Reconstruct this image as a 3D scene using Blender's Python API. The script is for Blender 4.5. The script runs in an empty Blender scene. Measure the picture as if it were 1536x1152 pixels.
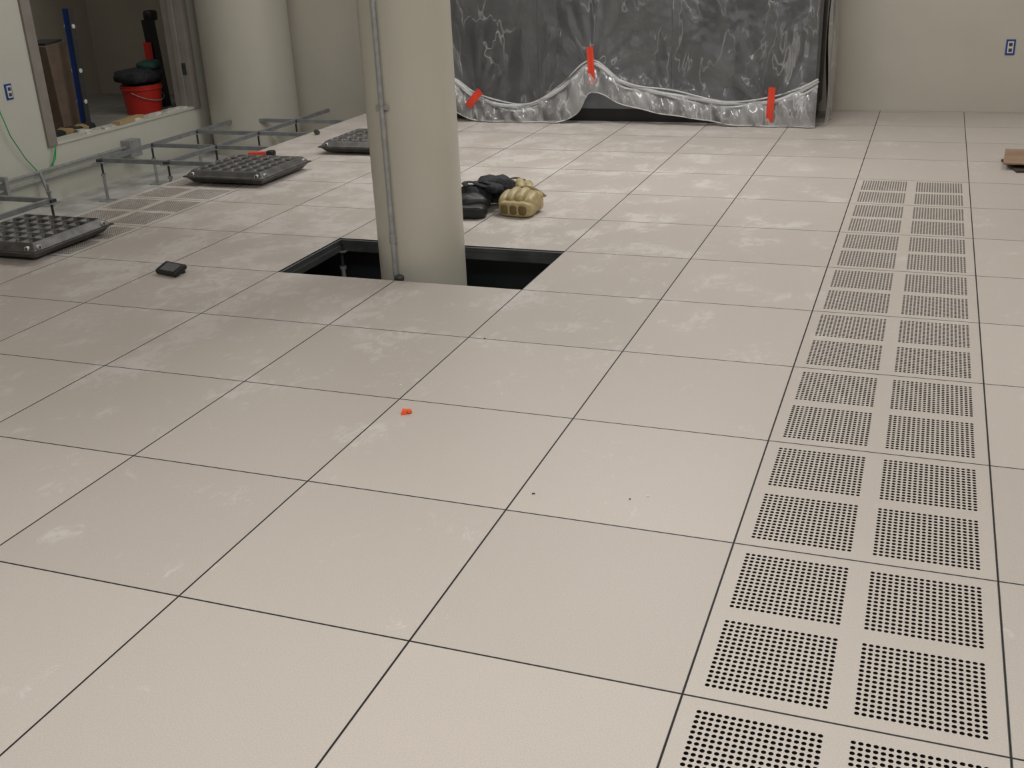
import bpy, math, random
from mathutils import Vector, Matrix, noise as mnoise
random.seed(7)
T=0.6096
SUB=-0.36
CEIL=2.75
sc=bpy.context.scene
try:
    sc.view_settings.view_transform='Standard'
except Exception: pass

# ---------------------------------------------------------------- materials
def mat(name,col=(.5,.5,.5),rough=.5,metal=0.0,spec=.5):
    m=bpy.data.materials.new(name); m.use_nodes=True
    b=m.node_tree.nodes['Principled BSDF']
    b.inputs['Base Color'].default_value=(*col,1); b.inputs['Roughness'].default_value=rough
    b.inputs['Metallic'].default_value=metal; b.inputs['Specular IOR Level'].default_value=spec
    return m
def N(m,t,**kw):
    n=m.node_tree.nodes.new(t)
    for k,v in kw.items():
        if k in n.inputs: n.inputs[k].default_value=v
        else: setattr(n,k,v)
    return n
def L(m,a,b): m.node_tree.links.new(a,b)
def varied(name,c1,c2,scale=5,rough=.5,metal=0,bump=0,bscale=40,detail=4,stretch=(1,1,1),spec=.5,bdist=.01):
    m=mat(name,c1,rough,metal,spec); b=m.node_tree.nodes['Principled BSDF']
    g=N(m,'ShaderNodeNewGeometry'); mp=N(m,'ShaderNodeMapping'); mp.inputs['Scale'].default_value=stretch
    L(m,g.outputs['Position'],mp.inputs['Vector'])
    n=N(m,'ShaderNodeTexNoise'); n.inputs['Scale'].default_value=scale; n.inputs['Detail'].default_value=detail
    L(m,mp.outputs[0],n.inputs['Vector'])
    r=N(m,'ShaderNodeValToRGB'); r.color_ramp.elements[0].position=.3; r.color_ramp.elements[1].position=.7
    r.color_ramp.elements[0].color=(*c1,1); r.color_ramp.elements[1].color=(*c2,1)
    L(m,n.outputs['Fac'],r.inputs[0]); L(m,r.outputs[0],b.inputs['Base Color'])
    if bump:
        n2=N(m,'ShaderNodeTexNoise'); n2.inputs['Scale'].default_value=bscale; n2.inputs['Detail'].default_value=3
        L(m,mp.outputs[0],n2.inputs['Vector'])
        bp=N(m,'ShaderNodeBump'); bp.inputs['Strength'].default_value=bump; bp.inputs['Distance'].default_value=bdist
        L(m,n2.outputs['Fac'],bp.inputs['Height']); L(m,bp.outputs[0],b.inputs['Normal'])
    return m

def floor_mat():
    m=mat('laminate_tile',(.5,.45,.39),.45,0,.32); b=m.node_tree.nodes['Principled BSDF']
    g=N(m,'ShaderNodeNewGeometry'); P=g.outputs['Position']
    fine=N(m,'ShaderNodeTexNoise'); fine.inputs['Scale'].default_value=300; fine.inputs['Detail'].default_value=2; L(m,P,fine.inputs['Vector'])
    r=N(m,'ShaderNodeValToRGB'); r.color_ramp.elements[0].position=.32; r.color_ramp.elements[1].position=.66
    r.color_ramp.elements[0].color=(.485,.440,.396,1); r.color_ramp.elements[1].color=(.562,.512,.462,1)
    L(m,fine.outputs['Fac'],r.inputs[0])
    # per tile tone
    at=N(m,'ShaderNodeAttribute'); at.attribute_name='tone'
    hs=N(m,'ShaderNodeHueSaturation'); L(m,r.outputs[0],hs.inputs['Color']); 
    ad=N(m,'ShaderNodeMath',operation='MULTIPLY_ADD'); L(m,at.outputs['Fac'],ad.inputs[0]); ad.inputs[1].default_value=.09; ad.inputs[2].default_value=.955
    L(m,ad.outputs[0],hs.inputs['Value'])
    # dust scuffs: short smeared prints, only where people walked (left / middle of the room)
    big=N(m,'ShaderNodeTexNoise'); big.inputs['Scale'].default_value=3.6; big.inputs['Detail'].default_value=3; L(m,P,big.inputs['Vector'])
    mp=N(m,'ShaderNodeMapping'); mp.inputs['Rotation'].default_value=(0,0,-.4); mp.inputs['Scale'].default_value=(1.5,1.0,1); L(m,P,mp.inputs['Vector'])
    sm=N(m,'ShaderNodeTexNoise'); sm.inputs['Scale'].default_value=12; sm.inputs['Detail'].default_value=10; sm.inputs['Roughness'].default_value=.72; sm.inputs['Distortion'].default_value=1.0
    L(m,mp.outputs[0],sm.inputs['Vector'])
    sx=N(m,'ShaderNodeSeparateXYZ'); L(m,P,sx.inputs[0])
    mr=N(m,'ShaderNodeMapRange'); mr.inputs['From Min'].default_value=0.8; mr.inputs['From Max'].default_value=-2.2; mr.inputs['To Min'].default_value=-.09; mr.inputs['To Max'].default_value=.05
    L(m,sx.outputs[0],mr.inputs['Value'])
    my=N(m,'ShaderNodeMapRange'); my.inputs['From Min'].default_value=0.0; my.inputs['From Max'].default_value=2.6; my.inputs['To Min'].default_value=-.08; my.inputs['To Max'].default_value=.06
    L(m,sx.outputs[1],my.inputs['Value'])
    a0=N(m,'ShaderNodeMath',operation='ADD'); L(m,mr.outputs[0],a0.inputs[0]); L(m,my.outputs[0],a0.inputs[1])
    a1=N(m,'ShaderNodeMath',operation='ADD'); L(m,sm.outputs['Fac'],a1.inputs[0]); L(m,a0.outputs[0],a1.inputs[1])
    a2=N(m,'ShaderNodeMath',operation='MULTIPLY_ADD'); L(m,big.outputs['Fac'],a2.inputs[0]); a2.inputs[1].default_value=.8; L(m,a1.outputs[0],a2.inputs[2])
    dr=N(m,'ShaderNodeMapRange'); dr.interpolation_type='SMOOTHSTEP'; dr.inputs['From Min'].default_value=.965; dr.inputs['From Max'].default_value=1.11
    L(m,a2.outputs[0],dr.inputs['Value'])
    mul=N(m,'ShaderNodeMath',operation='MULTIPLY'); L(m,dr.outputs[0],mul.inputs[0]); mul.inputs[1].default_value=.42
    mx=N(m,'ShaderNodeMixRGB'); mx.inputs['Color2'].default_value=(.72,.69,.66,1); L(m,mul.outputs[0],mx.inputs['Fac']); L(m,hs.outputs[0],mx.inputs['Color1'])
    L(m,mx.outputs[0],b.inputs['Base Color'])
    rr=N(m,'ShaderNodeMapRange'); rr.inputs['To Min'].default_value=.45; rr.inputs['To Max'].default_value=.65
    L(m,dr.outputs[0],rr.inputs['Value']); L(m,rr.outputs[0],b.inputs['Roughness'])
    bp=N(m,'ShaderNodeBump'); bp.inputs['Strength'].default_value=.12; bp.inputs['Distance'].default_value=.001
    L(m,fine.outputs['Fac'],bp.inputs['Height']); L(m,bp.outputs[0],b.inputs['Normal'])
    return m
M_TILE=floor_mat()
M_TRIM=mat('black_edge_trim',(.028,.028,.03),.5)
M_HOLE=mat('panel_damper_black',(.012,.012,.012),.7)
M_WALL=varied('painted_drywall',(.54,.51,.445),(.57,.54,.47),3,.6,bump=.1,bscale=90,bdist=.002)
M_WALLL=varied('painted_drywall_pale',(.60,.59,.52),(.64,.63,.56),2,.6,bump=.1,bscale=90,bdist=.002)
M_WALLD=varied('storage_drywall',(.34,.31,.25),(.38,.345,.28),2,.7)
M_CEIL=mat('ceiling_white',(.62,.61,.59),.8)
M_SUB=varied('concrete_slab',(.34,.34,.32),(.62,.62,.58),5,.8,bump=.4,bscale=20)
M_GALV=varied('galvanized_steel',(.30,.31,.31),(.42,.43,.43),30,.42,.25)
M_STR=varied('stringer_steel',(.22,.23,.24),(.33,.34,.35),14,.45,.2)
M_DARK=mat('dark_steel',(.06,.06,.065),.5,.2)
M_EDGE=varied('opening_edge_steel',(.05,.055,.06),(.10,.105,.11),9,.45,.3)
M_PIL=varied('column_paint',(.53,.51,.435),(.56,.535,.46),4,.36,bump=.25,bscale=14,stretch=(1,1,.6),bdist=.006)
M_PAN=varied('panel_pan_coating',(.085,.083,.078),(.16,.155,.148),18,.42,.35)
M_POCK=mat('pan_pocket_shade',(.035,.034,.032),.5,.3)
M_WHITE=mat('white_plastic',(.75,.75,.72),.4)
M_RED=mat('red_tape',(.72,.055,.025),.45)
M_BLACK=mat('black_rubber',(.012,.012,.014),.45)
M_FAB=varied('black_fabric',(.010,.011,.013),(.035,.036,.042),60,.8,bump=.5,bscale=200,bdist=.002)
M_GOLD=varied('gold_nylon',(.34,.27,.13),(.50,.41,.21),40,.42,bump=.5,bscale=120,bdist=.002)
M_BLUE=mat('blue_plastic',(.012,.06,.30),.4)
M_ORANGE=mat('orange_plastic',(.95,.12,.03),.5)
M_GREEN=mat('green_wire_jacket',(.02,.42,.10),.4)
M_CARD=varied('cardboard',(.26,.17,.11),(.34,.23,.15),8,.85)
M_UNIT=varied('unit_charcoal_paint',(.135,.143,.158),(.165,.173,.19),1.2,.5)
M_FRAME=varied('steel_frame_primer',(.25,.225,.20),(.31,.28,.25),5,.5)
M_BUCK=mat('red_bucket_plastic',(.55,.03,.02),.35)

def plastic(name,base,line,lw,gl,scale,str_,rotz=0,bdist=.03,bump=.6,rough=.15,soft=(0,0)):
    m=bpy.data.materials.new(name); m.use_nodes=True; nt=m.node_tree; nt.nodes.clear()
    out=N(m,'ShaderNodeOutputMaterial'); tr=N(m,'ShaderNodeBsdfTransparent'); tr.inputs[0].default_value=(.97,.98,.99,1)
    gs=N(m,'ShaderNodeBsdfGlossy'); gs.inputs['Roughness'].default_value=rough; gs.inputs['Color'].default_value=(1,1,1,1)
    df0=N(m,'ShaderNodeBsdfDiffuse'); df0.inputs['Color'].default_value=(.9,.9,.9,1)
    tl=N(m,'ShaderNodeBsdfTranslucent'); tl.inputs['Color'].default_value=(.9,.9,.9,1)
    df=N(m,'ShaderNodeMixShader'); df.inputs[0].default_value=.25; L(m,df0.outputs[0],df.inputs[1]); L(m,tl.outputs[0],df.inputs[2])
    g=N(m,'ShaderNodeNewGeometry'); mp=N(m,'ShaderNodeMapping'); mp.inputs['Scale'].default_value=str_; mp.inputs['Rotation'].default_value=(0,rotz,0); L(m,g.outputs['Position'],mp.inputs['Vector'])
    n1=N(m,'ShaderNodeTexNoise'); n1.inputs['Scale'].default_value=scale; n1.inputs['Detail'].default_value=3; n1.inputs['Roughness'].default_value=.55; n1.inputs['Distortion'].default_value=.5
    L(m,mp.outputs[0],n1.inputs['Vector'])
    s1=N(m,'ShaderNodeMath',operation='SUBTRACT'); L(m,n1.outputs['Fac'],s1.inputs[0]); s1.inputs[1].default_value=.5
    ab=N(m,'ShaderNodeMath',operation='ABSOLUTE'); L(m,s1.outputs[0],ab.inputs[0])
    bp=N(m,'ShaderNodeBump'); bp.inputs['Strength'].default_value=bump; bp.inputs['Distance'].default_value=bdist; L(m,ab.outputs[0],bp.inputs['Height'])
    L(m,bp.outputs[0],gs.inputs['Normal']); L(m,bp.outputs[0],df0.inputs['Normal'])
    fr=N(m,'ShaderNodeFresnel'); fr.inputs['IOR'].default_value=1.45; L(m,bp.outputs[0],fr.inputs['Normal'])
    fm=N(m,'ShaderNodeMath',operation='MULTIPLY_ADD'); fm.use_clamp=True; L(m,fr.outputs[0],fm.inputs[0]); fm.inputs[1].default_value=gl; fm.inputs[2].default_value=.01
    # streak highlights painted as white crease lines; a mask keeps them in groups
    mk=N(m,'ShaderNodeTexNoise'); mk.inputs['Scale'].default_value=1.7; mk.inputs['Detail'].default_value=3; L(m,g.outputs['Position'],mk.inputs['Vector'])
    mkr=N(m,'ShaderNodeMapRange'); mkr.inputs['From Min'].default_value=.36; mkr.inputs['From Max'].default_value=.60; L(m,mk.outputs['Fac'],mkr.inputs['Value'])
    r=N(m,'ShaderNodeMapRange'); r.inputs['From Min'].default_value=.0; r.inputs['From Max'].default_value=lw; r.inputs['To Min'].default_value=line; r.inputs['To Max'].default_value=0
    L(m,ab.outputs[0],r.inputs['Value'])
    mm=N(m,'ShaderNodeMath',operation='MULTIPLY'); L(m,r.outputs[0],mm.inputs[0]); L(m,mkr.outputs[0],mm.inputs[1])
    sf=N(m,'ShaderNodeMapRange'); sf.inputs['From Min'].default_value=.35; sf.inputs['From Max'].default_value=.65; sf.inputs['To Min'].default_value=base+soft[0]; sf.inputs['To Max'].default_value=base+soft[1]; L(m,n1.outputs['Fac'],sf.inputs['Value'])
    sm=N(m,'ShaderNodeMath',operation='ADD'); sm.use_clamp=True; L(m,mm.outputs[0],sm.inputs[0]); L(m,sf.outputs[0],sm.inputs[1])
    m1=N(m,'ShaderNodeMixShader'); L(m,sm.outputs[0],m1.inputs[0]); L(m,tr.outputs[0],m1.inputs[1]); L(m,df.outputs[0],m1.inputs[2])
    m2=N(m,'ShaderNodeMixShader'); L(m,fm.outputs[0],m2.inputs[0]); L(m,m1.outputs[0],m2.inputs[1]); L(m,gs.outputs[0],m2.inputs[2])
    L(m,m2.outputs[0],out.inputs[0]); return m
M_PL=plastic('clear_poly_sheet',.085,.34,.011,1.1,2.8,(1.7,1,.7),.5,.05,.7,.15,(-.03,.04))
M_PLM=plastic('gathered_poly_sheet',.32,.40,.03,1.0,6,(1.6,1,.45),.25,.03,.5,.18,(-.10,.20))
M_PLR=plastic('rolled_poly_sheet',.55,.2,.03,1.0,7,(.5,1,2),0,.03,.5,.2,(-.1,.2))
M_PLS=plastic('side_poly_sheet',.30,.3,.02,1.0,4,(1,1.2,.5),0,.03,.5,.2,(-.06,.08))

# ---------------------------------------------------------------- mesh builder
class MB:
    def __init__(s): s.v=[];s.f=[];s.m=[];s.s=[]
    def add(s,vs,fs,mi=0,sm=False):
        o=len(s.v); s.v+= [tuple(v) for v in vs]; s.f+=[tuple(i+o for i in f) for f in fs]; s.m+=[mi]*len(fs); s.s+=[sm]*len(fs)
    def box(s,c,d,mi=0,rot=None,taper=1.0):
        x,y,z=d[0]/2,d[1]/2,d[2]/2; vs=[]
        for k in (-1,1):
            t=taper if k>0 else 1
            for a,b in((-1,-1),(1,-1),(1,1),(-1,1)): vs.append(Vector((a*x*t,b*y*t,k*z)))
        if rot is not None: vs=[rot@v for v in vs]
        c=Vector(c); vs=[v+c for v in vs]
        s.add(vs,[(3,2,1,0),(4,5,6,7),(0,1,5,4),(1,2,6,5),(2,3,7,6),(3,0,4,7)],mi)
    def b2(s,lo,hi,mi=0):
        s.box([(a+b)/2 for a,b in zip(lo,hi)],[b-a for a,b in zip(lo,hi)],mi)
    def cyl(s,p0,p1,r,n=16,mi=0,r1=None,cap=True):
        p0=Vector(p0);p1=Vector(p1); r1=r if r1 is None else r1
        q=(p1-p0).to_track_quat('Z','Y'); vs=[]
        for p,rr in((p0,r),(p1,r1)):
            for i in range(n):
                a=2*math.pi*i/n; vs.append(p+q@Vector((math.cos(a)*rr,math.sin(a)*rr,0)))
        s.add(vs,[(i,(i+1)%n,n+(i+1)%n,n+i) for i in range(n)],mi,True)
        if cap: s.add(vs,[tuple(range(n-1,-1,-1)),tuple(range(n,2*n))],mi)
    def tube(s,pts,r,n=8,mi=0,flat=None):
        pts=[Vector(p) for p in pts]; vs=[]
        for i,p in enumerate(pts):
            t=(pts[min(i+1,len(pts)-1)]-pts[max(i-1,0)]).normalized(); q=t.to_track_quat('Z','Y')
            for k in range(n):
                a=2*math.pi*k/n; rx,ry=(r,r) if flat is None else (flat[0],flat[1])
                vs.append(p+q@Vector((math.cos(a)*rx,math.sin(a)*ry,0)))
        fs=[(i*n+k,i*n+(k+1)%n,(i+1)*n+(k+1)%n,(i+1)*n+k) for i in range(len(pts)-1) for k in range(n)]
        s.add(vs,fs,mi,True); m=len(pts)-1
        s.add(vs,[tuple(range(n-1,-1,-1)),tuple(m*n+k for k in range(n))],mi)
    def grid(s,fn,nu,nv,mi=0,sm=True,mf=None):
        vs=[fn(i/nu,j/nv) for j in range(nv+1) for i in range(nu+1)]
        o=len(s.m)
        s.add(vs,[(j*(nu+1)+i,j*(nu+1)+i+1,(j+1)*(nu+1)+i+1,(j+1)*(nu+1)+i) for j in range(nv) for i in range(nu)],mi,sm)
        if mf:
            for j in range(nv):
                for i in range(nu): s.m[o+j*nu+i]=mf((i+.5)/nu,(j+.5)/nv)
    def sup(s,c,d,e=.5,mi=0,rot=None,n=20,wob=0):
        c=Vector(c)
        def p(x,k): return math.copysign(abs(x)**k,x)
        def fn(u,v):
            a=2*math.pi*u; b=math.pi*(v-.5)
            q=Vector((d[0]/2*p(math.cos(b),e)*p(math.cos(a),e),d[1]/2*p(math.cos(b),e)*p(math.sin(a),e),d[2]/2*p(math.sin(b),e)))
            if wob: q*=1+wob*mnoise.noise(q*22+c*5)
            if rot is not None:q=rot@q
            return c+q
        s.grid(fn,n,n//2,mi)
    def obj(s,name,mats,parent=None,loc=None):
        me=bpy.data.meshes.new(name); me.from_pydata(s.v,[],s.f); me.update()
        for m in mats: me.materials.append(m)
        me.polygons.foreach_set('material_index',s.m); me.polygons.foreach_set('use_smooth',s.s)
        o=bpy.data.objects.new(name,me); sc.collection.objects.link(o)
        if loc: o.location=loc
        if parent: o.parent=parent
        return o
def empty(name,loc=(0,0,0)):
    e=bpy.data.objects.new(name,None); e.location=loc; e.empty_display_size=.1; sc.collection.objects.link(e); return e
def RZ(a): return Matrix.Rotation(math.radians(a),3,'Z')
def RX(a): return Matrix.Rotation(math.radians(a),3,'X')
def RY(a): return Matrix.Rotation(math.radians(a),3,'Y')
def curve(pts,x):
    if x<=pts[0][0]: return pts[0][1]
    if x>=pts[-1][0]: return pts[-1][1]
    for i in range(len(pts)-1):
        if pts[i][0]<=x<=pts[i+1][0]:
            x0,y0=pts[i];x1,y1=pts[i+1]; t=(x-x0)/(x1-x0)
            ym=pts[i-1] if i>0 else None; yp=pts[i+2] if i+2<len(pts) else None
            m0=(y1-ym[1])/(x1-ym[0]) if ym else (y1-y0)/(x1-x0)
            m1=(yp[1]-y0)/(yp[0]-x0) if yp else (y1-y0)/(x1-x0)
            h=x1-x0
            return (2*t**3-3*t*t+1)*y0+(t**3-2*t*t+t)*h*m0+(-2*t**3+3*t*t)*y1+(t**3-t*t)*h*m1

# ---------------------------------------------------------------- raised floor
X0,X1,Y0,Y1=-7,5,-6,12
BACK=12.1*T
perf=[(0,j) for j in range(-5,8)]+[(-7,j) for j in (4,5,6)]
skip=set(perf)|{(-4,4),(-3,4)}
fb=MB(); tones=[]
def tile(b,x0,y0,x1,y1):
    n0=len(b.f); g=.0006; e=.0026; th=.032
    o=[(x0+g,y0+g),(x1-g,y0+g),(x1-g,y1-g),(x0+g,y1-g)]; i=[(x0+e,y0+e),(x1-e,y0+e),(x1-e,y1-e),(x0+e,y1-e)]
    vs=[(a,c,0) for a,c in o]+[(a,c,0) for a,c in i]+[(a,c,-th) for a,c in o]
    b.add(vs,[(4,5,6,7)],0); b.add(vs,[(k,(k+1)%4,4+(k+1)%4,4+k) for k in range(4)]+[(8+k,8+(k+1)%4,(k+1)%4,k) for k in range(4)]+[(11,10,9,8)],1)
    t=random.random(); tones.extend([t]*(len(b.f)-n0))
for i in range(X0,X1):
    for j in range(Y0,Y1):
        if (i,j) in skip: continue
        tile(fb,i*T,j*T,(i+1)*T,(j+1)*T)
    tile(fb,i*T,12*T,(i+1)*T,BACK-.002)
fl=fb.obj('floor',[M_TILE,M_TRIM])
a=fl.data.attributes.new('tone','FLOAT','FACE'); a.data.foreach_set('value',tones)

# perforated panel (real holes)
pb=MB(); g=.0006;e=.0026;th=.032
o=[(g,g),(T-g,g),(T-g,T-g),(g,T-g)]; ii=[(e,e),(T-e,e),(T-e,T-e),(e,T-e)]
vs=[(a_,c,0) for a_,c in o]+[(a_,c,0) for a_,c in ii]+[(a_,c,-th) for a_,c in o]
pb.add(vs,[(k,(k+1)%4,4+(k+1)%4,4+k) for k in range(4)]+[(8+k,8+(k+1)%4,(k+1)%4,k) for k in range(4)],1)
pb.add(vs,[(11,10,9,8)],2)
q=[.058,.462,.538,.942]; xs=[e]+[k*T for k in q]+[T-e]
for a_ in range(5):
    for c in range(5):
        if a_ in(1,3) and c in(1,3):
            nx,ny=18,16; w=(xs[a_+1]-xs[a_])/nx; h=(xs[c+1]-xs[c])/ny
            for p in range(nx):
                for r in range(ny):
                    cx=xs[a_]+(p+.5)*w; cy=xs[c]+(r+.5)*h; R=.0052
                    ou=[(cx+sx*w/2,cy+sy*h/2) for sx,sy in((1,0),(1,1),(0,1),(-1,1),(-1,0),(-1,-1),(0,-1),(1,-1))]
                    inn=[(cx+R*math.cos(k*math.pi/4),cy+R*math.sin(k*math.pi/4)) for k in range(8)]
                    vv=[(x,y,0) for x,y in ou]+[(x,y,0) for x,y in inn]+[(x,y,-.006) for x,y in inn]
                    pb.add(vv,[(k,(k+1)%8,8+(k+1)%8,8+k) for k in range(8)],0)
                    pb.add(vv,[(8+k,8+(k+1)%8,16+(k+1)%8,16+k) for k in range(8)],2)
        else:
            pb.add([(xs[a_],xs[c],0),(xs[a_+1],xs[c],0),(xs[a_+1],xs[c+1],0),(xs[a_],xs[c+1],0)],[(0,1,2,3)],0)
pe=empty('perforated_floor_panels')
po=None
for i,j in perf:
    if po is None: po=pb.obj('perforated_panel',[M_TILE,M_TRIM,M_HOLE],pe); k=po
    else:
        k=bpy.data.objects.new('perforated_panel',po.data); sc.collection.objects.link(k); k.parent=pe
    k.location=(i*T,j*T,0)
at=po.data.attributes.new('tone','FLOAT','FACE'); at.data.foreach_set('value',[.5]*len(po.data.polygons))

# ---------------------------------------------------------------- room shell
WL=-9.7*T; XR=5*T; YF=-6*T; OY0=7.97*T; OY1=11.03*T; SILL=.05; HEAD=2.15; WT=.16
def boxobj(name,lo,hi,m):
    b=MB(); b.b2(lo,hi); return b.obj(name,[m])
boxobj('floor_slab',(-14*T,YF-.1,SUB-.1),(XR+.1,BACK+.6,SUB),M_SUB)
boxobj('wall_back',(WL-WT,BACK,SUB),(XR+.1,BACK+.12,CEIL),M_WALL)
boxobj('wall_right',(XR,YF,SUB),(XR+.12,BACK,CEIL),M_WALL)
boxobj('wall_front',(WL,YF-.12,SUB),(XR+.1,YF,CEIL),M_WALL)
boxobj('ceiling',(-14*T,YF-.1,CEIL),(XR+.1,BACK+.6,CEIL+.1),M_CEIL)
w=MB()
w.b2((WL-WT,YF-.1,SUB),(WL,OY0,CEIL)); w.b2((WL-WT,OY1,SUB),(WL,BACK,CEIL))
w.b2((WL-WT,OY0,SUB),(WL,OY1,SILL)); w.b2((WL-WT,OY0,HEAD),(WL,OY1,CEIL))
w.obj('wall_left',[M_WALLL])
# opening frame
fr=MB(); d=.02
for y,s in((OY0,1),(OY1,-1)):
    fr.b2((WL-WT-d,min(y,y+s*.05),SILL),(WL+d,max(y,y+s*.05),HEAD))
    fr.b2((WL-.002,min(y-s*.045,y),SILL),(WL+d,max(y-s*.045,y),HEAD+.04))
    fr.b2((WL-.10,min(y+s*.05,y+s*.068),SILL),(WL-.055,max(y+s*.05,y+s*.068),HEAD))
    for z in(.35,1.1,1.8): fr.b2((WL-.05,min(y+s*.05,y+s*.056),z),(WL-.01,max(y+s*.05,y+s*.056),z+.1),1)
fr.b2((WL-WT-d,OY0,HEAD-.05),(WL+d,OY1,HEAD))
fr.b2((WL-WT-.01,OY0+.05,SILL),(WL+.012,OY1-.05,SILL+.018),2)
fr.obj('window_1',[M_FRAME,M_DARK,M_WALLL])
# storage room beyond
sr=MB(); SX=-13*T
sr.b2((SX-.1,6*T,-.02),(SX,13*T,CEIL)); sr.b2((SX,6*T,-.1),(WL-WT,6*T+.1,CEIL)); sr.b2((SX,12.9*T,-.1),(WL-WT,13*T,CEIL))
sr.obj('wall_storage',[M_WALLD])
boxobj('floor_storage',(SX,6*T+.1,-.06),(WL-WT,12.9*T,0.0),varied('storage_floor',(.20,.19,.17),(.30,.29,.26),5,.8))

# ---------------------------------------------------------------- pedestals + stringers
pg=MB()
def pedestal(x,y,head=True,full=True):
    x*=T;y*=T
    pg.box((x,y,SUB+.003),(.10,.10,.006),0); pg.cyl((x,y,SUB+.006),(x,y,-.16),.0115,10,0)
    pg.cyl((x,y,-.18),(x,y,-.05),.008,8,1); pg.cyl((x,y,-.165),(x,y,-.15),.019,6,0)
    if head: pg.box((x,y,-.062),(.085,.085,.006),0); pg.box((x,y,-.05),(.05,.05,.02),1)
def stringer(a,b,z=-.033,mi=2):
    (x0,y0),(x1,y1)=a,b; x0*=T;x1*=T;y0*=T;y1*=T; h=.014
    if x0==x1: pg.b2((x0-h,min(y0,y1)+.02,z-.03),(x0+h,max(y0,y1)-.02,z),mi)
    else: pg.b2((min(x0,x1)+.02,y0-h,z-.03),(max(x0,x1)-.02,y0+h,z),mi)
for y in range(8,12): pedestal(-9,y)
for y in range(4,13): pedestal(-7,y)
for y in (4,5,6,8,9,10,11): pedestal(-8,y)
pedestal(-9,6)
for y in range(8,11): stringer((-9,y),(-9,y+1))
for y in range(8,12): stringer((-8,y),(-8,y+1))
for y in range(8,12):
    stringer((-9,y),(-8,y)); stringer((-8,y),(-7,y))
for y in range(3,12): stringer((-7,y),(-7,y+1))
stringer((-9.65,6),(-9,6)); stringer((-9,6),(-8,6)); stringer((-8,5),(-8,6)); stringer((-9,5),(-8,5)); stringer((-8,5),(-7,5)); stringer((-8,4),(-8,5))
pg.cyl((-8*T,6*T,-.04),(-8*T,6*T,.06),.008,8,0); pg.cyl((-8*T,6*T,.0),(-8*T,6*T,.012),.018,6,0)
for x in(-4,-3,-2):
    for y in(4,5): 
        if x!=-3: pedestal(x,y) 
for x in(-4,-3): stringer((x,4),(x+1,4),mi=3); stringer((x,5),(x+1,5),mi=3)
stringer((-4,4),(-4,5),mi=3); stringer((-2,4),(-2,5),mi=3)
pg.obj('floor_support_grid',[M_GALV,M_DARK,M_STR,M_EDGE])
# liner angles round the column opening
hb=MB(); z0,z1=-.034,-.004
hb.b2((-4*T+.001,5*T-.006,z0),(-2*T-.001,5*T-.0005,z1)); hb.b2((-4*T+.0005,4*T,z0),(-4*T+.005,5*T-.001,z1)); hb.b2((-2*T-.005,4*T,z0),(-2*T-.0005,5*T-.001,z1))
hb.b2((-4*T+.001,5*T-.007,-.008),(-2*T-.001,5*T-.0055,-.004),1); hb.b2((-4*T+.0045,4*T,-.008),(-4*T+.006,5*T-.001,-.004),1)
hb.obj('opening_edge_angle',[M_EDGE,M_GALV])
boxobj('plenum_divider',(-4.6*T,5.25*T,SUB),(-1.4*T,5.25*T+.01,-.07),mat('plenum_film',(.010,.013,.018),.5))

# wall conduits low on left wall
cb=MB()
for z,x in((-.10,WL+.05),(-.16,WL+.05)):
    cb.cyl((x,2*T,z),(x,9.3*T,z),.013,10)
cb.box((WL+.05,9.35*T,-.12),(.09,.14,.14)); cb.box((WL+.05,7.0*T,-.13),(.07,.03,.14))
cb.cyl((WL+.05,7.6*T,-.10),(WL+.12,7.6*T,SUB),.013,10)
cb.obj('wall_conduit',[M_GALV])

# ---------------------------------------------------------------- columns
PX,PY=-3.0*T,4.5*T; PR=.203
b=MB(); b.cyl((PX,PY,SUB),(PX,PY,CEIL),PR,72); b.obj('round_column',[M_PIL])
b=MB(); b.cyl((-9.0*T,11.5*T,SUB),(-9.0*T,11.5*T,CEIL),.40,72); b.obj('round_column.001',[M_PIL])
b=MB(); cx,cy=-1.868,2.529
b.cyl((cx,cy,-.05),(cx,cy,CEIL),.0110,14)
for z in(.17,1.62): b.cyl((cx,cy,z-.022),(cx,cy,z+.022),.0150,14)
for z in(.75,2.1):
    b.box((cx,cy+.004,z),(.06,.012,.018),0,RZ(-12))
b.obj('column_conduit',[M_GALV])
b=MB(); b.sup((cx+.045,4*T+.035,-.0),(.045,.04,.035),.8); b.cyl((cx+.045,4*T+.03,-.05),(cx+.045,4*T+.03,0),.012); b.obj('conduit_bushing',[M_DARK])

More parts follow.
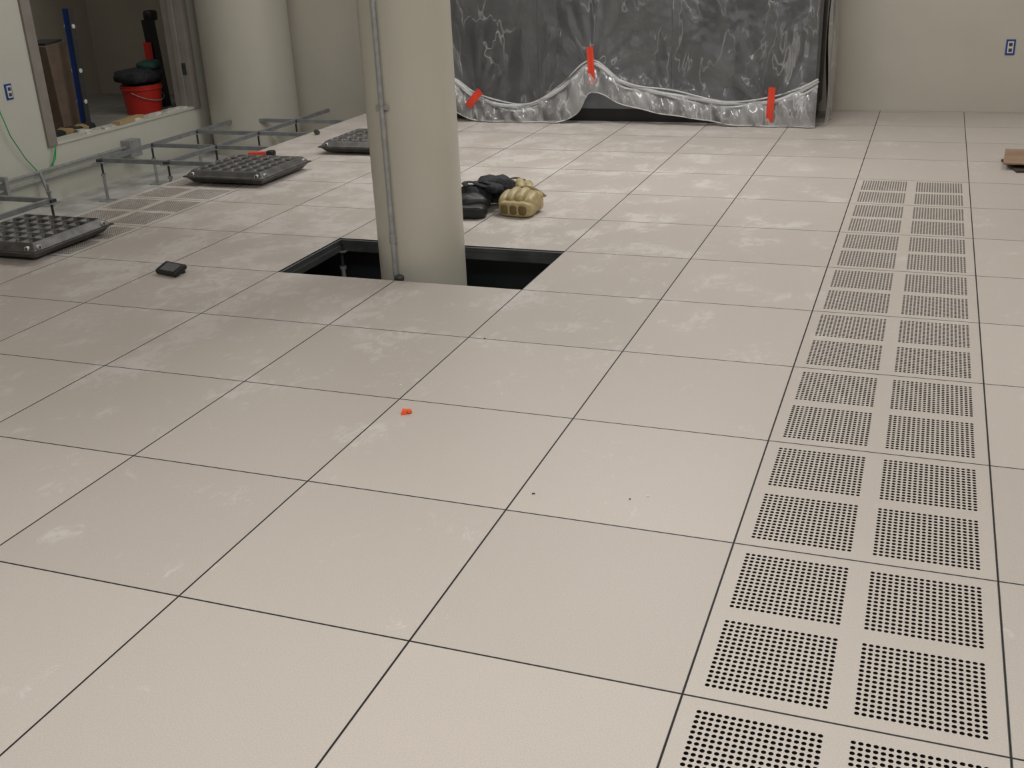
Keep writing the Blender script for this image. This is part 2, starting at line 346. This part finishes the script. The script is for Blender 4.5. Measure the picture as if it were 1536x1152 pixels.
# ---------------------------------------------------------------- inverted floor panels
def panel_stack(name,x,y,rot=0):
    b=MB(); S=.600; H=.042; n=96; K=6; mm=.075
    def pr_(u,v):
        uu=(u-mm)/(1-2*mm)*K; vv=(v-mm)/(1-2*mm)*K
        if not(0<=uu<=K and 0<=vv<=K): return 0
        fx=abs((uu%1)-.5)*2; fy=abs((vv%1)-.5)*2; r=(fx**4+fy**4)**.25
        t=max(0,min(1,(0.90-r)/.22)); return t*t*(3-2*t)
    def hgt(u,v):
        d=min(u,1-u,v,1-v)*S
        if d<.012: return .004
        if d<.045: return .004+(H-.006)*((d-.012)/.033)
        return H-.002-.032*pr_(u,v)
    C=.052
    for s in(1,-1):
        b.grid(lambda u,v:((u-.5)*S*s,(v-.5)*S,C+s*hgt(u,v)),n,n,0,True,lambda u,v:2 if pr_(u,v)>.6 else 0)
    b.box((0,0,C),(S,S,.008),0)
    for sx in(-1,1):
        for p in(-.24,.24):
            b.cyl((p,sx*.27,C+.016),(p,sx*.286,C+.016),.012,14,1); b.cyl((p,sx*.286,C+.016),(p,sx*.287,C+.016),.009,12,0)
            b.cyl((sx*.27,p,C+.016),(sx*.286,p,C+.016),.012,14,1); b.cyl((sx*.286,p,C+.016),(sx*.287,p,C+.016),.009,12,0)
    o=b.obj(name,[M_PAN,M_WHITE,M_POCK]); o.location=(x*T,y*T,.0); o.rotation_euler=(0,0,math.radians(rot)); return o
panel_stack('inverted_floor_panel',-6.62,4.25,0)
panel_stack('inverted_floor_panel',-6.25,7.1,0)
panel_stack('inverted_floor_panel',-5.62,8.85,0)

# ---------------------------------------------------------------- wrapped unit
FY=10.95*T; UX0=-6.0*T; UX1=-.72*T; UH=2.05; UB=11.9*T
ue=empty('wrapped_air_handler',((UX0+UX1)/2,FY,0))
def par(o,p): o.parent=p; o.matrix_parent_inverse=Matrix.Translation(-p.location)
b=MB(); b.b2((UX0+.02,FY+.02,.0),(UX1-.02,UB-.02,.10),1)
n=3; wd=(UX1-UX0)/n
for i in range(n): b.b2((UX0+i*wd+.003,FY,.10),(UX0+(i+1)*wd-.003,UB,UH),0)
b.b2((UX0,FY+.006,.10),(UX1,UB-.006,UH-.006),1)
par(b.obj('unit_cabinet',[M_UNIT,M_BLACK]),ue)
G=[(-6.1,.50),(-5.4,.33),(-5.1,.20),(-4.7,.13),(-4.3,.14),(-3.9,.26),(-3.47,.45),(-3.1,.32),(-2.7,.25),(-2.2,.20),(-1.7,.165),(-1.2,.18),(-.9,.25),(-.66,.34)]
Hm=[(-6.1,.2),(-5.4,.09),(-5.08,.01),(-4.4,.004),(-3.95,.006),(-3.65,.08),(-3.47,.24),(-3.1,.16),(-2.6,.09),(-2.1,.05),(-1.6,.006),(-1.2,.004),(-.66,.004)]
def wr(x,z): 
    return .018*mnoise.noise(Vector((x*3,z*1.3,1)))+.010*mnoise.noise(Vector((x*9,z*3,4)))+.006*abs(mnoise.noise(Vector((x*14+z*9,z*12-x*5,7))))
xa,xb=-6.05,-.68
def shA(u,v):
    xt=xa+(xb-xa)*u; x=xt*T; zg=curve(G,xt); z=zg+(UH+.01-zg)*v
    out=.03+.045*math.exp(-(z-zg)*6)
    # radial folds toward the tape points
    for px in(-3.47,-1.22,-5.1):
        dx=xt-px; ang=math.atan2(dx,max(.02,z-curve(G,px)+.05)); rr=math.hypot(dx*T,z-curve(G,px))
        out+=.010*math.sin(ang*16)*math.exp(-rr*1.6)
    return (x,FY-out-wr(x,z),z)
b=MB(); b.grid(shA,220,110,0); par(b.obj('poly_sheet_front',[M_PL]),ue)
def shB(u,v):
    xt=xa+(xb-xa)*u; x=xt*T; zg=curve(G,xt); zh=max(.004,curve(Hm,xt)); z=zh+(zg-zh)*v
    out=.075+.055*(1-v)+.02*math.sin(math.pi*v)+.014*math.sin(xt*14+v*3)+.010*math.sin(xt*31+v*5)
    return (x,FY-out-wr(x,z),z)
b=MB(); b.grid(shB,260,16,0)
for off,r_ in((0,.012),(-.024,.006),(.022,.005)):
    pts=[]
    for k in range(140):
        xt=xa+(xb-xa)*k/139; pts.append((xt*T,FY-.085-.01*math.sin(xt*9+off*90),curve(G,xt)+off*(1+.6*math.sin(xt*5+off*50))))
    b.tube(pts,.012,8,1,(r_,r_*1.3))
pts=[(( xa+(xb-xa)*k/139)*T,FY-.135-.012*math.sin((xa+(xb-xa)*k/139)*14),max(.006,curve(Hm,xa+(xb-xa)*k/139))+.004) for k in range(140)]
b.tube(pts,.005,6,1)
par(b.obj('poly_sheet_hem',[M_PLM,M_PLR]),ue)
b=MB()
def shS(u,v):
    y=FY-.06+(UB+.10-FY)*u; z=.004+(UH-.004)*v
    return (UX1+.035+.05*(1-v)+.015*math.sin(u*16+v*3)+.01*math.sin(v*14+u*5),y,z)
b.grid(shS,50,60,0); b.grid(lambda u,v:(UX0-.03+(UX1-UX0+.07)*u,FY-.04+(UB-FY+.08)*v,UH+.012+.01*math.sin(u*40+v*9)),60,20,0)
par(b.obj('poly_sheet_side',[M_PLS]),ue)
b=MB()
def tape(xt,z0,z1,ang=0,w_=.052,y=FY-.115):
    c=Vector((xt*T,y,(z0+z1)/2)); h=(z1-z0)
    def fn(u,v):
        q=RY(ang)@Vector(((u-.5)*w_,-.006*math.sin(v*5)+.004*math.sin(u*6),(v-.5)*h)); return c+q
    b.grid(fn,6,12,0)
tape(-3.47,.30,.58,-4); tape(-1.21,.04,.29,2,y=FY-.145); tape(-5.08,.10,.27,42,.06,y=FY-.13)
b.grid(lambda u,v:(UX1+.09+.004*math.sin(v*5),FY+.04+.05*u+.1*(1-v)*.2,.12+.16*v),4,8)
par(b.obj('red_tape_strips',[M_RED]),ue)
b=MB(); b.b2((-3.53*T-.045,FY-.082,.99),(-3.53*T+.055,FY-.078,1.14),0); b.b2((-3.53*T-.02,FY-.0835,1.02),(-3.53*T+.03,FY-.082,1.06),1)
par(b.obj('label_sheet',[M_WHITE,M_DARK]),ue)

# ---------------------------------------------------------------- outlets
def outlet(name,c,axis):
    b=MB()
    if axis=='y':
        x,y,z=c; b.b2((x-.032,y-.006,z-.055),(x+.032,y,z+.055),0); b.b2((x-.02,y-.012,z-.042),(x+.02,y-.006,z+.042),1)
        for s in(-1,1): b.b2((x-.012,y-.015,z+s*.02-.012),(x+.012,y-.012,z+s*.02+.012),2)
    else:
        x,y,z=c; b.b2((x,y-.032,z-.055),(x+.006,y+.032,z+.055),0); b.b2((x+.006,y-.02,z-.042),(x+.012,y+.02,z+.042),1)
        for s in(-1,1): b.b2((x+.012,y-.012,z+s*.02-.012),(x+.015,y+.012,z+s*.02+.012),2)
    return b.obj(name,[M_BLUE,M_WHITE,M_DARK])
outlet('wall_outlet_box',(1.44*T,BACK,.475),'y')
outlet('wall_outlet_box',(WL,7.46*T,.50),'x')
# green wire
b=MB(); xw=WL+.03
W=[(7.2,.50),(7.2,.38),(7.28,.20),(7.45,.02),(7.62,-.10),(7.8,-.12),(7.95,-.04),(7.98,.06),(7.94,.02),(7.84,-.12)]
pts=[]
for i in range(len(W)*6-5):
    t=i/6; k=min(int(t),len(W)-2); f=t-k; pts.append((xw+.01*math.sin(t),(W[k][0]*(1-f)+W[k+1][0]*f)*T,W[k][1]*(1-f)+W[k+1][1]*f))
b.tube(pts,.004,6); b.obj('green_ground_wire',[M_GREEN])

# ---------------------------------------------------------------- knee pads
def pads(name,c,rot,mats,sc_=1):
    b=MB(); R0=RZ(rot)
    def P(x,y,z): return Vector(c)+R0@Vector((x*sc_,y*sc_,z*sc_))
    def D(*a): return tuple(k*sc_ for k in a)
    b.sup(P(0,.01,.055),D(.20,.14,.11),.6,0,R0,28,.06)
    for k,zz in((-.075,.055),(-.028,.072),(.022,.074),(.070,.058)):
        b.sup(P(k,-.030,zz),D(.054,.13,.10),.62,0,R0@RX(18),18,.05)
    b.sup(P(0.01,-.085,.040),D(.19,.08,.08),.55,0,R0,20,.05)
    for k in(-.05,.0,.05): b.sup(P(k+.01,-.118,.040),D(.045,.02,.05),.6,1,R0,12)
    # strap lying across the pad
    b.tube([P(-.10+.025*t,.055+.004*math.sin(t),.075+.045*math.sin(t*math.pi/8)) for t in range(9)],.01,8,1,(.018,.004))
    return b.obj(name,mats)
M_GOLD2=mat('dark_gold_stitch',(.16,.11,.04),.6)
pads('knee_pad',(-2.76*T,6.15*T,.0),-8,[M_GOLD,M_GOLD2],1.08)
pads('knee_pad',(-2.97*T,6.56*T,.0),25,[M_GOLD,M_FAB],1.0)
b=MB(); c=Vector((-3.20*T,6.0*T,0))
b.sup(c+Vector((.0,0,.055)),(.18,.14,.11),.7,0,RZ(30),28,.12)
b.sup(c+Vector((.02,-.08,.035)),(.19,.11,.07),.5,0,RZ(10),24,.1)
b.sup(c+Vector((-.02,.11,.07)),(.16,.17,.13),.7,1,RZ(50),24,.2)
b.sup(c+Vector((.06,.22,.09)),(.22,.14,.15),.6,1,RZ(15),24,.2)
b.sup(c+Vector((.08,.12,.12)),(.14,.09,.05),.6,1,RZ(-25),20,.2)
for k in range(3):
    pts=[c+Vector((-.02+.05*k+.05*math.cos(t*.4+k),.10+.03*k+.05*math.sin(t*.4+k),.10+.05*abs(math.sin(t*.2+.3*k)))) for t in range(12)]
    b.tube(pts,.01,8,1,(.018,.005))
b.obj('knee_pad',[M_BLACK,M_FAB])

# ---------------------------------------------------------------- handheld radio/phone
b=MB(); c=Vector((-4.80*T,3.76*T,.0)); R0=RZ(-14)@RX(20)
b.sup(c+Vector((0,0,.026)),(.135,.080,.020),.22,0,R0,24)
b.box(c+R0@Vector((0,0,.0100))+Vector((0,0,.026)),(.095,.056,.003),1,R0)
for s in(-1,1): b.sup(c+R0@Vector((s*.060,0,0))+Vector((0,0,.026)),(.020,.084,.026),.4,0,R0,14)
b.cyl(c+Vector((.040,.03,.0)),c+Vector((.040,.03,.025)),.012,10,0); b.cyl(c+Vector((-.045,.03,.0)),c+Vector((-.045,.03,.025)),.012,10,0)
b.obj('handheld_tester',[M_BLACK,mat('screen_glass',(.13,.135,.14),.2)])

# orange ear plug piece
b=MB(); c=Vector((-1.88*T,1.83*T,0))
b.cyl(c+Vector((-.012,0,.008)),c+Vector((.006,.004,.009)),.008,12,0,.006); b.sup(c+Vector((.010,.004,.008)),(.018,.016,.016),.8)
b.box(c+Vector((-.004,-.008,.004)),(.018,.010,.008),0,RZ(25)); b.obj('orange_earplug',[M_ORANGE])
# scraps
b=MB()
for x,y,l,wd_,r,mi in((-.93,1.17,.010,.003,20,0),(-.50,1.24,.005,.003,60,0),(-.43,1.29,.008,.006,10,1),(-2.08,2.18,.008,.008,0,1),(-1.89,3.0,.008,.005,0,0),(-5.6,2.9,.008,.008,0,1)):
    b.box((x*T,y*T,.002),(l,wd_,.003),mi,RZ(r),.6)
b.obj('floor_debris',[mat('wood_chip',(.06,.04,.03),.8),M_WHITE])

# cardboard/plywood pieces at right
b=MB(); c=Vector((1.74*T,8.85*T,0))
b.box(c+Vector((.02,0,.007)),(.50,.34,.012),1,RZ(12)); b.box(c+Vector((.0,.03,.044)),(.50,.38,.008),0,RZ(-4)@RX(2)); b.box(c+Vector((.06,.02,.022)),(.42,.3,.014),0,RZ(20))
b.obj('cardboard_scraps',[M_CARD,mat('dark_board',(.06,.04,.03),.7)])

# ---------------------------------------------------------------- storage things seen through the opening
b=MB(); x=WL-WT-.45
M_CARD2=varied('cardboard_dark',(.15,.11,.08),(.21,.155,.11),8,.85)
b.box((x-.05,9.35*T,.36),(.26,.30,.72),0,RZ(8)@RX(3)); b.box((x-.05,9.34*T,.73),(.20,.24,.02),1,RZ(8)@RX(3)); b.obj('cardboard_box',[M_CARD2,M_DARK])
b=MB(); 
b.box((x+.20,9.42*T,.50),(.05,.045,.98),0,RX(-2)); b.box((x+.232,9.42*T,.50),(.014,.055,.98),1,RX(-2)); 
for z in(.25,.5,.85): b.cyl((x+.16,9.42*T+(z-.5)*.035,z),(x+.245,9.42*T+(z-.5)*.035,z),.018,14,2)
b.obj('spirit_level',[M_BLUE,M_DARK,M_WHITE])
b=MB(); c=Vector((x+.05,11.0*T,0))
b.cyl(c,c+Vector((0,0,.26)),.155,28,0,.185); b.cyl(c+Vector((0,0,.22)),c+Vector((0,0,.24)),.192,28,0); b.cyl(c+Vector((0,0,.26)),c+Vector((0,0,.263)),.17,28,1)
b.tube([c+Vector((.19*math.sin(t*.3),.0+.19*math.cos(t*.3),.22-.10*math.sin(t*.3))) for t in range(11)],.004,6,2)
b.obj('red_bucket',[M_BUCK,M_BLACK,M_GALV])
b=MB(); b.sup(c+Vector((0,0,.335)),(.34,.40,.13),.6,0,None,24,.25); b.sup(c+Vector((.05,.1,.42)),(.2,.26,.08),.7,1,RZ(20),20,.2); b.obj('tool_bag',[M_FAB,mat('dark_green_cloth',(.015,.06,.045),.8)])
b=MB(); c=Vector((x-.02,11.6*T,0)); b.box(c+Vector((0,0,.40)),(.08,.09,.80),0,RX(4)); b.box(c+Vector((0,-.09,.30)),(.06,.04,.60),1); b.sup(c+Vector((0,.02,.83)),(.1,.12,.10),.5,0)
b.obj('power_tool_case',[M_BLACK,M_BUCK])
b=MB(); 
for k in range(5): b.sup((x+.32,(8.6+.16*k)*T,.05),(.14,.10,.10),.7,k%2,RZ(30*k),16,.3)
b.obj('work_gloves',[M_FAB,mat('tan_cloth',(.35,.25,.10),.8)])
# rubble on the sill
b=MB()
for k in range(26):
    y=random.uniform(OY0+.3,OY1-.15); s=random.uniform(.015,.05)
    b.box((WL-random.uniform(.02,.14),y,SILL+.018+s*.2),(s*1.4,s*random.uniform(1,3),s*.4),k%2,RZ(random.uniform(0,180)))
b.box((WL-.06,9.6*T,SILL+.035),(.07,.38,.03),2,RZ(8))
b.obj('drywall_rubble',[M_WHITE,M_WALLL,mat('tan_wood',(.50,.36,.18),.7)])
# small items near grid
b=MB(); b.box((-6.82*T,8.15*T,.015),(.12,.04,.03),0,RZ(20)); b.sup((-6.66*T,8.2*T,.02),(.06,.06,.04),.5,1); b.obj('red_hand_tool',[M_RED,M_BLACK])
b=MB(); b.cyl((-6.85*T,9.6*T,.02),(-6.8*T,9.55*T,.02),.02,12); b.obj('tape_roll',[M_DARK])

# ---------------------------------------------------------------- lights
def troffer(x,y,wx,wy,p,col=(1,.98,.955)):
    b=MB(); t=.03
    for s in(-1,1):
        b.b2((x-wx/2-t,y+s*(wy/2+t/2)-t/2,CEIL-.03),(x+wx/2+t,y+s*(wy/2+t/2)+t/2,CEIL)); b.b2((x+s*(wx/2+t/2)-t/2,y-wy/2,CEIL-.03),(x+s*(wx/2+t/2)+t/2,y+wy/2,CEIL))
    h=b.obj('ceiling_light',[M_WHITE])
    l=bpy.data.lights.new('lamp','AREA'); l.shape='RECTANGLE'; l.size=wx; l.size_y=wy; l.energy=p; l.color=col
    o=bpy.data.objects.new('lamp',l); o.location=(x,y,CEIL-.012); sc.collection.objects.link(o); o.parent=h
troffer(-.3,-.6,1.2,.3,58)
troffer(-2.8,-.3,1.2,.3,16)
troffer(.9,2.3,1.2,.3,24)
troffer(-1.0,4.7,1.2,.3,45)
troffer(-4.3,4.8,1.2,.3,14)
troffer(1.5,6.0,1.2,.3,14)
troffer(-2.9,5.9,1.2,.3,22)  # extra unseen lamp, added to put streak highlights on the plastic sheeting
troffer(WL-WT-.9,9.3*T,.6,.3,6)
wd=bpy.data.worlds.new('world'); sc.world=wd; wd.use_nodes=True; wd.node_tree.nodes['Background'].inputs[0].default_value=(.5,.48,.45,1); wd.node_tree.nodes['Background'].inputs[1].default_value=.2

# ---------------------------------------------------------------- camera
cd=bpy.data.cameras.new('camera'); cd.sensor_width=36; cd.lens=1633.26/1536*36; cd.clip_start=.01
co=bpy.data.objects.new('camera',cd); co.location=(.35067,-1.77733,1.44202); co.rotation_euler=(1.17425,.04161,.35273)
sc.collection.objects.link(co); sc.camera=co
